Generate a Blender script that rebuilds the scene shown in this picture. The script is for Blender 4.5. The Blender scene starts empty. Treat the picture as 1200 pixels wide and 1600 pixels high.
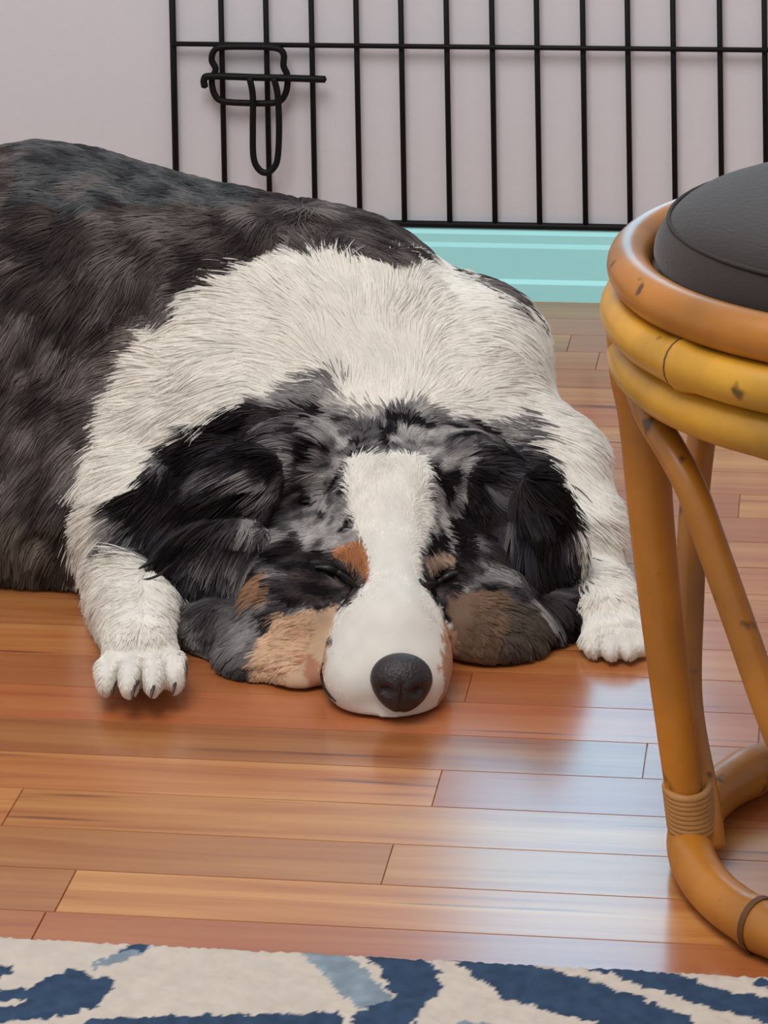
import bpy, bmesh, math, random
import numpy as np
from mathutils import Vector, Matrix

random.seed(4)
RNG = np.random.default_rng(7)
C = bpy.context.scene.collection
SC = bpy.context.scene

# ---------------------------------------------------------------- camera, world, lights, exposure
F = 4900.0                      # focal length in pixels of the 1200 x 1600 frame
CX, CY = 600.0, -613.5          # principal point (the photo is a crop of a wider picture)
CAM = np.array([0.0, 0.0, 0.734])
YAW, PITCH, ROLL = 0.14257, 0.05793, -0.01782


def cam_axes():
    fwd = np.array([-math.sin(YAW) * math.cos(PITCH), math.cos(YAW) * math.cos(PITCH), -math.sin(PITCH)])
    r0 = np.array([math.cos(YAW), math.sin(YAW), 0.0])
    u0 = np.cross(r0, fwd)
    r = r0 * math.cos(ROLL) + u0 * math.sin(ROLL)
    u = -r0 * math.sin(ROLL) + u0 * math.cos(ROLL)
    return r, u, fwd


RT, UP, FW = cam_axes()


def ray(px, py):
    return FW + RT * (px - CX) / F + UP * (CY - py) / F


def at(px, py, Y):
    d = ray(px, py)
    return CAM + d * (Y / d[1])


def atz(px, py, z):
    d = ray(px, py)
    return CAM + d * ((z - CAM[2]) / d[2])


def atd(px, py, D):
    return CAM + ray(px, py) * D


def depth(P):
    return (P - CAM) @ FW


def project(P):
    q = P - CAM
    w = q @ FW
    return CX + F * (q @ RT) / w, CY - F * (q @ UP) / w


cam_data = bpy.data.cameras.new('camera')
cam = bpy.data.objects.new('camera', cam_data)
C.objects.link(cam)
cam.matrix_world = Matrix(((RT[0], UP[0], -FW[0], CAM[0]), (RT[1], UP[1], -FW[1], CAM[1]),
                           (RT[2], UP[2], -FW[2], CAM[2]), (0, 0, 0, 1)))
cam_data.sensor_fit = 'VERTICAL'
cam_data.sensor_height = 36.0
cam_data.lens = F / 1600.0 * 36.0
cam_data.shift_y = -(800.0 - CY) / 1600.0
cam_data.clip_start = 0.05
SC.camera = cam

SC.view_settings.view_transform = 'Standard'
SC.view_settings.look = 'None'
SC.view_settings.gamma = 1.0
SC.view_settings.use_curve_mapping = False
SC.view_settings.exposure = -0.12

world = bpy.data.worlds.new('room_light')
SC.world = world
world.use_nodes = True
world.node_tree.nodes['Background'].inputs[0].default_value = (0.96, 0.98, 1.0, 1)
world.node_tree.nodes['Background'].inputs[1].default_value = 0.62


def area(name, loc, target, size, size_y, power, col):
    l = bpy.data.lights.new(name, 'AREA')
    l.shape = 'RECTANGLE'
    l.size, l.size_y, l.energy, l.color = size, size_y, power, col
    o = bpy.data.objects.new(name, l)
    C.objects.link(o)
    o.location = loc
    o.rotation_euler = (Vector(target) - Vector(loc)).to_track_quat('-Z', 'Y').to_euler()
    return o


area('ceiling_lamp_light', (-0.55, 0.9, 2.2), (-0.1, 2.1, 0.1), 1.3, 1.1, 36.0, (1.0, 0.97, 0.94))
WALL_Y = float(atz(880, 472, 0.0)[1]) + 0.012
WIN_X0, WIN_X1, WIN_Z0, WIN_Z1 = -0.36, float(at(1125, 1000, WALL_Y)[0]), 0.275, 1.0
area('daylight_outside_window', ((WIN_X0 + WIN_X1) / 2, WALL_Y + 0.16, (WIN_Z0 + WIN_Z1) / 2),
     ((WIN_X0 + WIN_X1) / 2, 0, (WIN_Z0 + WIN_Z1) / 2), WIN_X1 - WIN_X0 + .1, WIN_Z1 - WIN_Z0 + .1, 4.8, (0.22, 0.68, 0.98))


# ---------------------------------------------------------------- helpers
def lin(c):
    c = np.asarray(c, float) / 255.0
    return np.where(c <= 0.04045, c / 12.92, ((c + 0.055) / 1.055) ** 2.4)


def L4(*c):
    l = lin(c)
    return (float(l[0]), float(l[1]), float(l[2]), 1.0)


def tag(o, label=None, cat=None, group=None, kind=None):
    if label: o['label'] = label
    if cat: o['category'] = cat
    if group: o['group'] = group
    if kind: o['kind'] = kind
    return o


def empty(name, loc):
    o = bpy.data.objects.new(name, None)
    C.objects.link(o)
    o.location = loc
    o.empty_display_size = 0.05
    return o


def link(name, me, parent=None, mats=(), smooth=True):
    for m in mats:
        me.materials.append(m)
    if smooth:
        me.polygons.foreach_set('use_smooth', [True] * len(me.polygons))
    o = bpy.data.objects.new(name, me)
    C.objects.link(o)
    if parent is not None:
        o.parent = parent
        o.location = -Vector(parent.location)
    return o


class MB:
    """collects shapes, builds one mesh"""
    def __init__(self):
        self.v, self.f = [], []

    def add(self, vs, fs):
        b = len(self.v)
        self.v += [tuple(map(float, p)) for p in vs]
        self.f += [tuple(i + b for i in q) for q in fs]
        return self

    def box(self, x0, x1, y0, y1, z0, z1):
        vs = [(x, y, z) for x in (x0, x1) for y in (y0, y1) for z in (z0, z1)]
        return self.add(vs, [(0, 1, 3, 2), (4, 6, 7, 5), (0, 4, 5, 1), (2, 3, 7, 6), (0, 2, 6, 4), (1, 5, 7, 3)])

    def tube(self, pts, rad, seg=12, closed=False, cap=True):
        pts = [np.asarray(p, float) for p in pts]
        n = len(pts)
        if np.isscalar(rad): rad = [rad] * n
        T = []
        for i in range(n):
            a = pts[(i - 1) % n] if (closed or i > 0) else pts[i]
            b = pts[(i + 1) % n] if (closed or i < n - 1) else pts[i]
            t = b - a
            T.append(t / (np.linalg.norm(t) + 1e-12))
        up = np.array([0, 0, 1.0]) if abs(T[0][2]) < .9 else np.array([1.0, 0, 0])
        N = np.cross(T[0], up); N /= np.linalg.norm(N)
        vs = []
        for i in range(n):
            N = N - T[i] * (N @ T[i]); N /= np.linalg.norm(N)
            B = np.cross(T[i], N)
            for k in range(seg):
                a = 2 * math.pi * k / seg
                vs.append(pts[i] + rad[i] * (math.cos(a) * N + math.sin(a) * B))
        fs = []
        m = n if closed else n - 1
        off = 0
        if closed:   # best matching rotation at the seam
            d = [np.linalg.norm(vs[(n - 1) * seg] - vs[k]) for k in range(seg)]
            off = int(np.argmin(d))
        for i in range(m):
            j = (i + 1) % n
            o_ = off if (closed and i == n - 1) else 0
            for k in range(seg):
                k2 = (k + 1) % seg
                fs.append((i * seg + k, j * seg + (k + o_) % seg, j * seg + (k2 + o_) % seg, i * seg + k2))
        if not closed and cap:
            # rounded caps
            for (i, s) in ((0, -1), (n - 1, 1)):
                base = i * seg
                vs.append(pts[i] + T[i] * s * rad[i] * .5)
                c = len(vs) - 1
                for k in range(seg):
                    k2 = (k + 1) % seg
                    fs.append((base + k2, base + k, c) if s > 0 else (base + k, base + k2, c))
        return self.add(vs, fs)

    def mesh(self, name):
        me = bpy.data.meshes.new(name)
        me.from_pydata(self.v, [], self.f)
        me.update()
        return me

    def build(self, name, mat, parent=None, smooth=True):
        return link(name, self.mesh(name), parent, [mat], smooth)


def catmull(pts, n=8, closed=False):
    pts = [np.asarray(p, float) for p in pts]
    m = len(pts)
    out = []
    rng = range(m) if closed else range(m - 1)
    for i in rng:
        if closed:
            p0, p1, p2, p3 = pts[(i - 1) % m], pts[i], pts[(i + 1) % m], pts[(i + 2) % m]
        else:
            p1, p2 = pts[i], pts[i + 1]
            p0 = pts[i - 1] if i > 0 else 2 * p1 - p2
            p3 = pts[i + 2] if i + 2 < m else 2 * p2 - p1
        for k in range(n):
            t = k / n
            out.append(.5 * ((2 * p1) + (-p0 + p2) * t + (2 * p0 - 5 * p1 + 4 * p2 - p3) * t * t + (-p0 + 3 * p1 - 3 * p2 + p3) * t ** 3))
    if not closed:
        out.append(pts[-1])
    return out


def node_mat(name):
    m = bpy.data.materials.new(name)
    m.use_nodes = True
    nt = m.node_tree
    return m, nt, nt.nodes['Principled BSDF']


def N(nt, typ, **kw):
    n = nt.nodes.new(typ)
    for k, v in kw.items():
        if k.startswith('i_'):
            n.inputs[k[2:].replace('_', ' ')].default_value = v
        else:
            setattr(n, k, v)
    return n


def plain(name, col, rough=.6, spec=.5, bump=0, scale=40, var=.0):
    m, nt, b = node_mat(name)
    b.inputs['Base Color'].default_value = L4(*col)
    b.inputs['Roughness'].default_value = rough
    b.inputs['Specular IOR Level'].default_value = spec
    tc = N(nt, 'ShaderNodeTexCoord')
    nz = N(nt, 'ShaderNodeTexNoise')
    nz.inputs['Scale'].default_value = scale
    nz.inputs['Detail'].default_value = 6
    nt.links.new(tc.outputs['Object'], nz.inputs['Vector'])
    if var:
        mx = N(nt, 'ShaderNodeMix', data_type='RGBA')
        c = np.array(L4(*col))
        mx.inputs[6].default_value = tuple(np.append(c[:3] * (1 - var), 1))
        mx.inputs[7].default_value = tuple(np.append(np.minimum(c[:3] * (1 + var), 1), 1))
        nt.links.new(nz.outputs['Fac'], mx.inputs[0])
        nt.links.new(mx.outputs[2], b.inputs['Base Color'])
    if bump:
        bp = N(nt, 'ShaderNodeBump')
        bp.inputs['Strength'].default_value = bump
        bp.inputs['Distance'].default_value = .002
        nt.links.new(nz.outputs['Fac'], bp.inputs['Height'])
        nt.links.new(bp.outputs['Normal'], b.inputs['Normal'])
    return m


# smooth 3D value noise
class VNoise:
    def __init__(self, seed):
        self.t = np.random.default_rng(seed).random((32, 32, 32))

    def __call__(self, P, scale):
        q = P * scale + 1000.0
        i = np.floor(q).astype(int)
        f = q - i
        f = f * f * (3 - 2 * f)
        r = 0
        for dx in (0, 1):
            for dy in (0, 1):
                for dz in (0, 1):
                    w = (f[:, 0] if dx else 1 - f[:, 0]) * (f[:, 1] if dy else 1 - f[:, 1]) * (f[:, 2] if dz else 1 - f[:, 2])
                    r = r + w * self.t[(i[:, 0] + dx) % 32, (i[:, 1] + dy) % 32, (i[:, 2] + dz) % 32]
        return r


VN = [VNoise(k) for k in range(6)]


def inpoly(x, y, poly):
    r = np.zeros(x.shape, bool)
    n = len(poly)
    for i in range(n):
        x1, y1 = poly[i]
        x2, y2 = poly[(i + 1) % n]
        c = (y1 > y) != (y2 > y)
        if y1 != y2:
            r ^= c & (x < (x2 - x1) * (y - y1) / (y2 - y1) + x1)
    return r


# ---------------------------------------------------------------- floor of strip planks
def build_floor():
    W0 = 0.0457
    Ye = float(atz(968, 1335, 0)[1])
    j1 = float(atz(604, 1355, 0)[0])
    j2 = float(atz(971, 1305, 0)[0])
    j3 = float(atz(1187, 1128, 0)[0])
    j4 = float(atz(14, 1270, 0)[0])
    row0 = math.floor((Ye - 0.4) / W0)
    fixed = {}

    def rowof(py, px):
        return math.floor((float(atz(px, py, 0)[1]) - Ye) / W0)
    fixed[rowof(1355, 604)] = j1
    fixed[rowof(1305, 971)] = j2
    fixed[rowof(1128, 1187)] = j3
    fixed[rowof(1270, 14)] = j4
    fixed[rowof(1242, 680)] = float(atz(680, 1242, 0)[0])
    vs, fs, cols = [], [], []
    rr = random.Random(11)
    rows = range(-int((Ye + .7) / W0), int((WALL_Y + .06 - Ye) / W0) + 1)
    g = .00012
    for r in rows:
        y0, y1 = Ye + r * W0 + g, Ye + (r + 1) * W0 - g
        cuts = []
        x = fixed[r] if r in fixed else rr.uniform(-.4, .4)
        xs = [x]
        a = x
        while a > -1.9:
            a -= rr.uniform(.34, .85); xs.append(a)
        a = x
        while a < 1.9:
            a += rr.uniform(.34, .85); xs.append(a)
        xs.sort()
        for a, b in zip(xs[:-1], xs[1:]):
            c = (rr.random(), rr.random(), rr.random())
            bi = len(vs)
            bev = .00035
            x0, x1 = a + g, b - g
            vs += [(x0, y0, -.0012), (x1, y0, -.0012), (x1, y1, -.0012), (x0, y1, -.0012),
                   (x0 + bev, y0 + bev, 0), (x1 - bev, y0 + bev, 0), (x1 - bev, y1 - bev, 0), (x0 + bev, y1 - bev, 0)]
            fs += [(bi + 4, bi + 5, bi + 6, bi + 7)] + [(bi + k, bi + (k + 1) % 4, bi + 4 + (k + 1) % 4, bi + 4 + k) for k in range(4)]
            cols += [(*c, 1)] * 8
    bi = len(vs)
    vs += [(-2, -.8, -.0012), (2, -.8, -.0012), (2, WALL_Y + .06, -.0012), (-2, WALL_Y + .06, -.0012),
           (-2, -.8, -.02), (2, -.8, -.02), (2, WALL_Y + .06, -.02), (-2, WALL_Y + .06, -.02)]
    fs += [(bi, bi + 1, bi + 2, bi + 3), (bi + 4, bi + 7, bi + 6, bi + 5)] + [(bi + k, bi + 4 + k, bi + 4 + (k + 1) % 4, bi + (k + 1) % 4) for k in range(4)]
    cols += [(0, 0, 0, 1)] * 8
    me = bpy.data.meshes.new('floor')
    me.from_pydata(vs, [], fs)
    at_ = me.attributes.new('plank', 'FLOAT_COLOR', 'POINT')
    at_.data.foreach_set('color', np.array(cols, 'f').ravel())
    m, nt, b = node_mat('varnished_oak_strips')
    tc = N(nt, 'ShaderNodeTexCoord')
    pa = N(nt, 'ShaderNodeAttribute', attribute_name='plank')
    sc = N(nt, 'ShaderNodeVectorMath', operation='MULTIPLY')
    sc.inputs[1].default_value = (2.2, 42.0, 1)
    nt.links.new(tc.outputs['Object'], sc.inputs[0])
    of = N(nt, 'ShaderNodeVectorMath', operation='MULTIPLY_ADD')
    of.inputs[1].default_value = (37, 23, 51)
    nt.links.new(pa.outputs['Color'], of.inputs[0])
    nt.links.new(sc.outputs[0], of.inputs[2])
    nz = N(nt, 'ShaderNodeTexNoise')
    nz.inputs['Scale'].default_value = 1.6
    nz.inputs['Detail'].default_value = 5
    nz.inputs['Roughness'].default_value = .55
    nz.inputs['Distortion'].default_value = .6
    nt.links.new(of.outputs[0], nz.inputs['Vector'])
    cr = N(nt, 'ShaderNodeValToRGB')
    e = cr.color_ramp.elements
    e[0].position, e[0].color = .22, L4(118, 68, 30)
    e[1].position, e[1].color = .72, L4(200, 148, 86)
    k = cr.color_ramp.elements.new(.40); k.color = L4(170, 108, 54)
    k = cr.color_ramp.elements.new(.55); k.color = L4(186, 128, 68)
    nt.links.new(nz.outputs['Fac'], cr.inputs[0])
    # every plank its own tone
    sep = N(nt, 'ShaderNodeSeparateColor')
    nt.links.new(pa.outputs['Color'], sep.inputs[0])
    mr = N(nt, 'ShaderNodeMapRange')
    mr.inputs['To Min'].default_value, mr.inputs['To Max'].default_value = .82, 1.12
    nt.links.new(sep.outputs[0], mr.inputs['Value'])
    mul = N(nt, 'ShaderNodeVectorMath', operation='SCALE')
    red = N(nt, 'ShaderNodeMix', data_type='RGBA')
    red.inputs[7].default_value = L4(168, 84, 48)
    rm = N(nt, 'ShaderNodeMath', operation='MULTIPLY')
    rm.inputs[1].default_value = .75
    nt.links.new(sep.outputs[1], rm.inputs[0])
    nt.links.new(rm.outputs[0], red.inputs[0])
    nt.links.new(cr.outputs[0], red.inputs[6])
    nt.links.new(red.outputs[2], mul.inputs[0])
    nt.links.new(mr.outputs[0], mul.inputs['Scale'])
    # sparse dark grain streaks
    sc2 = N(nt, 'ShaderNodeVectorMath', operation='MULTIPLY')
    sc2.inputs[1].default_value = (5.0, 130.0, 1)
    nt.links.new(tc.outputs['Object'], sc2.inputs[0])
    of2 = N(nt, 'ShaderNodeVectorMath', operation='ADD')
    nt.links.new(sc2.outputs[0], of2.inputs[0]); nt.links.new(pa.outputs['Color'], of2.inputs[1])
    nz2 = N(nt, 'ShaderNodeTexNoise')
    nz2.inputs['Scale'].default_value = 1.0
    nz2.inputs['Detail'].default_value = 2
    nt.links.new(of2.outputs[0], nz2.inputs['Vector'])
    st = N(nt, 'ShaderNodeMapRange')
    st.inputs['From Min'].default_value, st.inputs['From Max'].default_value = .66, .76
    nt.links.new(nz2.outputs['Fac'], st.inputs['Value'])
    mx = N(nt, 'ShaderNodeMix', data_type='RGBA')
    mx.inputs[7].default_value = L4(104, 50, 30)
    nt.links.new(st.outputs[0], mx.inputs[0])
    nt.links.new(mul.outputs[0], mx.inputs[6])
    nt.links.new(mx.outputs[2], b.inputs['Base Color'])
    b.inputs['Roughness'].default_value = .5
    b.inputs['Specular IOR Level'].default_value = .25
    b.inputs['Coat Weight'].default_value = 1.0
    b.inputs['Coat IOR'].default_value = 1.62
    b.inputs['Coat Roughness'].default_value = .21
    bp = N(nt, 'ShaderNodeBump')
    bp.inputs['Strength'].default_value = .06
    bp.inputs['Distance'].default_value = .001
    nt.links.new(nz.outputs['Fac'], bp.inputs['Height'])
    nt.links.new(bp.outputs['Normal'], b.inputs['Normal'])
    o = link('floor', me, None, [m], False)
    tag(o, kind='structure')


build_floor()

# ---------------------------------------------------------------- back wall with window, baseboard
wall_mat = plain('painted_wall', (219, 216, 222), .75, .3, .15, 90, .02)
WT = .09
mb = MB()
mb.box(-2, WIN_X0, WALL_Y, WALL_Y + WT, 0, 2.3)
mb.box(WIN_X1, 2, WALL_Y, WALL_Y + WT, 0, 2.3)
mb.box(WIN_X0, WIN_X1, WALL_Y, WALL_Y + WT, 0, WIN_Z0)
mb.box(WIN_X0, WIN_X1, WALL_Y, WALL_Y + WT, WIN_Z1, 2.3)
tag(mb.build('wall_back', wall_mat, None, False), kind='structure')

white_paint = plain('white_trim_paint', (226, 226, 224), .4)
win = empty('window_1', ((WIN_X0 + WIN_X1) / 2, WALL_Y, WIN_Z0))
tag(win, kind='structure')
mb = MB()
t_ = .03
mb.box(WIN_X0, WIN_X0 + t_, WALL_Y + .02, WALL_Y + .06, WIN_Z0, WIN_Z1)
mb.box(WIN_X1 - t_, WIN_X1, WALL_Y + .02, WALL_Y + .06, WIN_Z0, WIN_Z1)
mb.box(WIN_X0 + t_, WIN_X1 - t_, WALL_Y + .02, WALL_Y + .06, WIN_Z0, WIN_Z0 + t_)
mb.box(WIN_X0 + t_, WIN_X1 - t_, WALL_Y + .02, WALL_Y + .06, WIN_Z1 - t_, WIN_Z1)
mb.build('window_frame', white_paint, win, False)
gm, gnt, gb = node_mat('window_glass')
tr = N(gnt, 'ShaderNodeBsdfTransparent')
gl = N(gnt, 'ShaderNodeBsdfGlossy')
gl.inputs['Roughness'].default_value = .02
ms = N(gnt, 'ShaderNodeMixShader')
ms.inputs[0].default_value = .06
gnt.links.new(tr.outputs[0], ms.inputs[1]); gnt.links.new(gl.outputs[0], ms.inputs[2])
gnt.links.new(ms.outputs[0], gnt.nodes['Material Output'].inputs[0])
mb = MB()
mb.box(WIN_X0 + t_, WIN_X1 - t_, WALL_Y + .038, WALL_Y + .042, WIN_Z0 + t_, WIN_Z1 - t_)
mb.build('window_pane', gm, win, False)

BT = .012                                   # baseboard thickness
BY = WALL_Y - BT
BZ = float(at(800, 360, BY)[2])             # top edge as seen in the photo
base_mat = plain('daylight_tinted_trim', (176, 250, 255), .45, .4, .05, 60, .02)  # cyan daylight on the trim is put into its base colour
prof = [(0, 0), (0, BZ * .24), (.002, BZ * .30), (.002, BZ * .74), (.0035, BZ * .80), (.0035, BZ * .92), (.006, BZ), (BT, BZ), (BT, 0)]
vs = [(x, BY + a, b) for x in (-2, 2) for a, b in prof]
n = len(prof)
fs = [(k, (k + 1) % n, n + (k + 1) % n, n + k) for k in range(n)] + [tuple(range(n))[::-1], tuple(range(n, 2 * n))]
me = bpy.data.meshes.new('baseboard_back'); me.from_pydata(vs, [], fs)
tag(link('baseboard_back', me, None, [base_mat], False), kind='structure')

# ---------------------------------------------------------------- wire gate
wire = plain('black_coated_wire', (10, 8, 10), .6, .25)
GR = .0025
GY = WALL_Y - .0062
gz0 = BZ + GR * 1.02
gate = empty('wire_pet_gate', tuple(at(735, 340, GY) * np.array([1, 1, 0]) + np.array([0, 0, gz0])))
tag(gate, 'black wire pet gate with a sliding latch, standing on the baseboard', 'pet gate')
tops = [269, 345, 415, 486, 556, 626, 697, 768, 838, 910, 980, 1051, 1124, 1194]
gxs = [float(at(px, 0, GY)[0]) for px in tops]
step = (gxs[-1] - gxs[1]) / 12
gxs = gxs + [gxs[-1] + step * k for k in (1, 2, 3, 4)]
zc = float(at(735, 72, GY)[2])
GH = zc + .075 - gz0
for i, x in enumerate(gxs):
    r = GR * (1.12 if i == 0 else .95)
    MB().tube([(x, GY, gz0), (x, GY, gz0 + GH)], r, 10).build('upright_wire', wire, gate)
for z in (gz0, zc, gz0 + GH):
    yy = GY - (0 if z == gz0 else GR * 1.5)
    MB().tube([(gxs[0], yy, z), (gxs[-1], yy, z)], GR * (1.15 if z == gz0 else .85), 10).build('cross_wire', wire, gate)
LY = GY - .0062
def gp(px, py, dy=0): return at(px, py, LY + dy)
loop = catmull([gp(345, 74), gp(390, 73), gp(430, 75), gp(443, 84), gp(443, 103), gp(449, 118), gp(448, 140), gp(440, 156),
                gp(425, 161), gp(385, 161), gp(348, 158), gp(335, 147), gp(331, 125), gp(337, 108), gp(331, 95), gp(333, 82)], 5, True)
MB().tube(loop, GR * 1.1, 10, closed=True).build('latch_loop', wire, gate)
bolt = catmull([gp(320, 136, -.004), gp(319, 124, -.004), gp(330, 119, -.004), gp(400, 121, -.004), gp(450, 122, -.004), gp(508, 124, -.004)], 6)
MB().tube(bolt, GR * 1.2, 10).build('latch_bolt', wire, gate)
hd = catmull([gp(390, 122, -.008), gp(395, 150, -.008), gp(395, 200, -.008), gp(396, 245, -.008), gp(404, 264, -.008), gp(416, 270, -.008),
              gp(428, 262, -.008), gp(434, 245, -.008), gp(436, 200, -.008), gp(434, 150, -.008), gp(428, 122, -.008)], 6)
MB().tube(hd, GR * 1.1, 10).build('latch_handle', wire, gate)


# ---------------------------------------------------------------- rug
def build_rug():
    z1 = .007
    ey = float(atz(500, 1484, z1)[1])
    x0, x1, y1, y0 = -.75, float(atz(1222, 1560, z1)[0]), ey, ey - .42
    st = .0016
    nx, ny = int((x1 - x0) / st), int((y1 - y0) / st)
    X, Y = np.meshgrid(np.linspace(x0, x1, nx), np.linspace(y0, y1, ny))
    Pn = np.stack([X.ravel(), Y.ravel(), np.zeros(X.size)], 1)
    wob = (VN[0](Pn, 260) - .5) * .0016
    Z = z1 + (VN[1](Pn, 420) - .5) * .0016
    edge = np.minimum.reduce([Pn[:, 0] - x0, x1 - Pn[:, 0], y1 - Pn[:, 1], Pn[:, 1] - y0])
    Z = Z * np.clip(np.sqrt(np.maximum(edge, 0) / .005), 0, 1) + .0004
    Pn[:, 1] += wob * (edge < .004)
    P3 = Pn.copy(); P3[:, 2] = Z
    px, py = project(np.stack([Pn[:, 0], Pn[:, 1], np.full(X.size, z1)], 1))
    jx = (VN[2](Pn, 330) - .5) * 14 + (VN[2](Pn, 110) - .5) * 8
    jy = (VN[3](Pn, 330) - .5) * 8
    px, py = px + jx, py + jy
    cream = np.array(lin((196, 184, 172)))
    blue = np.array(lin((52, 70, 94)))
    mid = np.array(lin((128, 142, 152)))
    col = np.tile(cream, (X.size, 1)) * (0.93 + .12 * VN[4](Pn, 150))[:, None]
    shapes = [
        ([(0, 1508), (22, 1512), (18, 1522), (0, 1530), (-60, 1545), (-60, 1515)], blue),
        ([(-40, 1552), (40, 1545), (85, 1528), (120, 1512), (140, 1522), (175, 1532), (178, 1550), (150, 1572), (120, 1585), (70, 1592), (0, 1598), (-60, 1600), (-60, 1580), (20, 1575), (55, 1560), (0, 1566), (-60, 1572)], blue),
        ([(143, 1505), (175, 1492), (215, 1474), (250, 1470), (235, 1484), (185, 1505), (150, 1514)], mid),
        ([(185, 1490), (215, 1474), (250, 1472), (225, 1486)], blue),
        ([(140, 1594), (300, 1588), (530, 1582), (538, 1592), (530, 1640), (100, 1640)], blue),
        ([(465, 1484), (520, 1486), (560, 1505), (600, 1545), (612, 1572), (590, 1582), (560, 1575), (520, 1540), (485, 1500)], mid),
        ([(560, 1488), (625, 1484), (660, 1498), (685, 1520), (688, 1555), (660, 1575), (645, 1602), (600, 1610), (545, 1590), (590, 1570), (615, 1560), (600, 1525)], blue),
        ([(560, 1580), (640, 1580), (600, 1640), (540, 1640)], blue),
        ([(692, 1494), (745, 1488), (830, 1508), (900, 1528), (990, 1555), (1080, 1590), (1100, 1640), (980, 1640), (930, 1598), (850, 1580), (780, 1555), (745, 1528), (715, 1505)], blue),
        ([(880, 1494), (930, 1496), (1000, 1512), (1080, 1528), (1110, 1545), (1200, 1560), (1300, 1590), (1300, 1610), (1200, 1600), (1130, 1580), (1060, 1558), (990, 1535), (920, 1515)], blue),
        ([(1165, 1535), (1210, 1528), (1300, 1540), (1300, 1555), (1210, 1548)], blue),
        ([(650, 1640), (720, 1598), (780, 1600), (760, 1700), (660, 1700)], mid),
    ]
    for poly, c in shapes:
        s = inpoly(px, py, poly)
        col[s] = c * (0.8 + .4 * VN[5](Pn[s], 200))[:, None]
    # pattern goes on toward the viewer
    far = py > 1640
    q = np.sin((Pn[:, 0] * 31 + VN[0](Pn, 14) * 5)) * np.sin(Pn[:, 1] * 38 + VN[1](Pn, 12) * 6)
    col[far & (q > .35)] = blue
    idx = np.arange(nx * ny).reshape(ny, nx)
    fs = np.stack([idx[:-1, :-1].ravel(), idx[:-1, 1:].ravel(), idx[1:, 1:].ravel(), idx[1:, :-1].ravel()], 1)
    me = bpy.data.meshes.new('rug')
    me.from_pydata(P3.tolist(), [], fs.tolist())
    a = me.attributes.new('dye', 'FLOAT_COLOR', 'POINT')
    a.data.foreach_set('color', np.column_stack([col, np.ones(len(col))]).astype('f').ravel())
    m, nt, b = node_mat('woven_rug')
    pa = N(nt, 'ShaderNodeAttribute', attribute_name='dye')
    nt.links.new(pa.outputs['Color'], b.inputs['Base Color'])
    b.inputs['Roughness'].default_value = .95
    b.inputs['Specular IOR Level'].default_value = .1
    tag(link('area_rug', me, None, [m]), 'cream rug with slate blue leaf strokes lying on the wood floor in the foreground', 'rug')


build_rug()


# ---------------------------------------------------------------- rattan stool
def rattan(name, base, node_scale=0):
    m, nt, b = node_mat(name)
    tc = N(nt, 'ShaderNodeTexCoord')
    nz = N(nt, 'ShaderNodeTexNoise')
    nz.inputs['Scale'].default_value = 16
    nz.inputs['Detail'].default_value = 4
    nt.links.new(tc.outputs['Object'], nz.inputs['Vector'])
    cr = N(nt, 'ShaderNodeValToRGB')
    e = cr.color_ramp.elements
    c = np.array(base, float)
    e[0].position, e[0].color = .3, L4(*(c * .78))
    e[1].position, e[1].color = .7, L4(*np.minimum(c * 1.1, 255))
    nt.links.new(nz.outputs['Fac'], cr.inputs[0])
    nz2 = N(nt, 'ShaderNodeTexNoise')
    nz2.inputs['Scale'].default_value = 55
    nz2.inputs['Detail'].default_value = 2
    nt.links.new(tc.outputs['Object'], nz2.inputs['Vector'])
    mr = N(nt, 'ShaderNodeMapRange')
    mr.inputs['From Min'].default_value, mr.inputs['From Max'].default_value = .68, .74
    nt.links.new(nz2.outputs['Fac'], mr.inputs['Value'])
    mx = N(nt, 'ShaderNodeMix', data_type='RGBA')
    mx.inputs[7].default_value = L4(*(c * .5))
    nt.links.new(mr.outputs[0], mx.inputs[0]); nt.links.new(cr.outputs[0], mx.inputs[6])
    nt.links.new(mx.outputs[2], b.inputs['Base Color'])
    b.inputs['Roughness'].default_value = .42
    b.inputs['Coat Weight'].default_value = .18
    b.inputs['Coat Roughness'].default_value = .22
    return m


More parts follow.
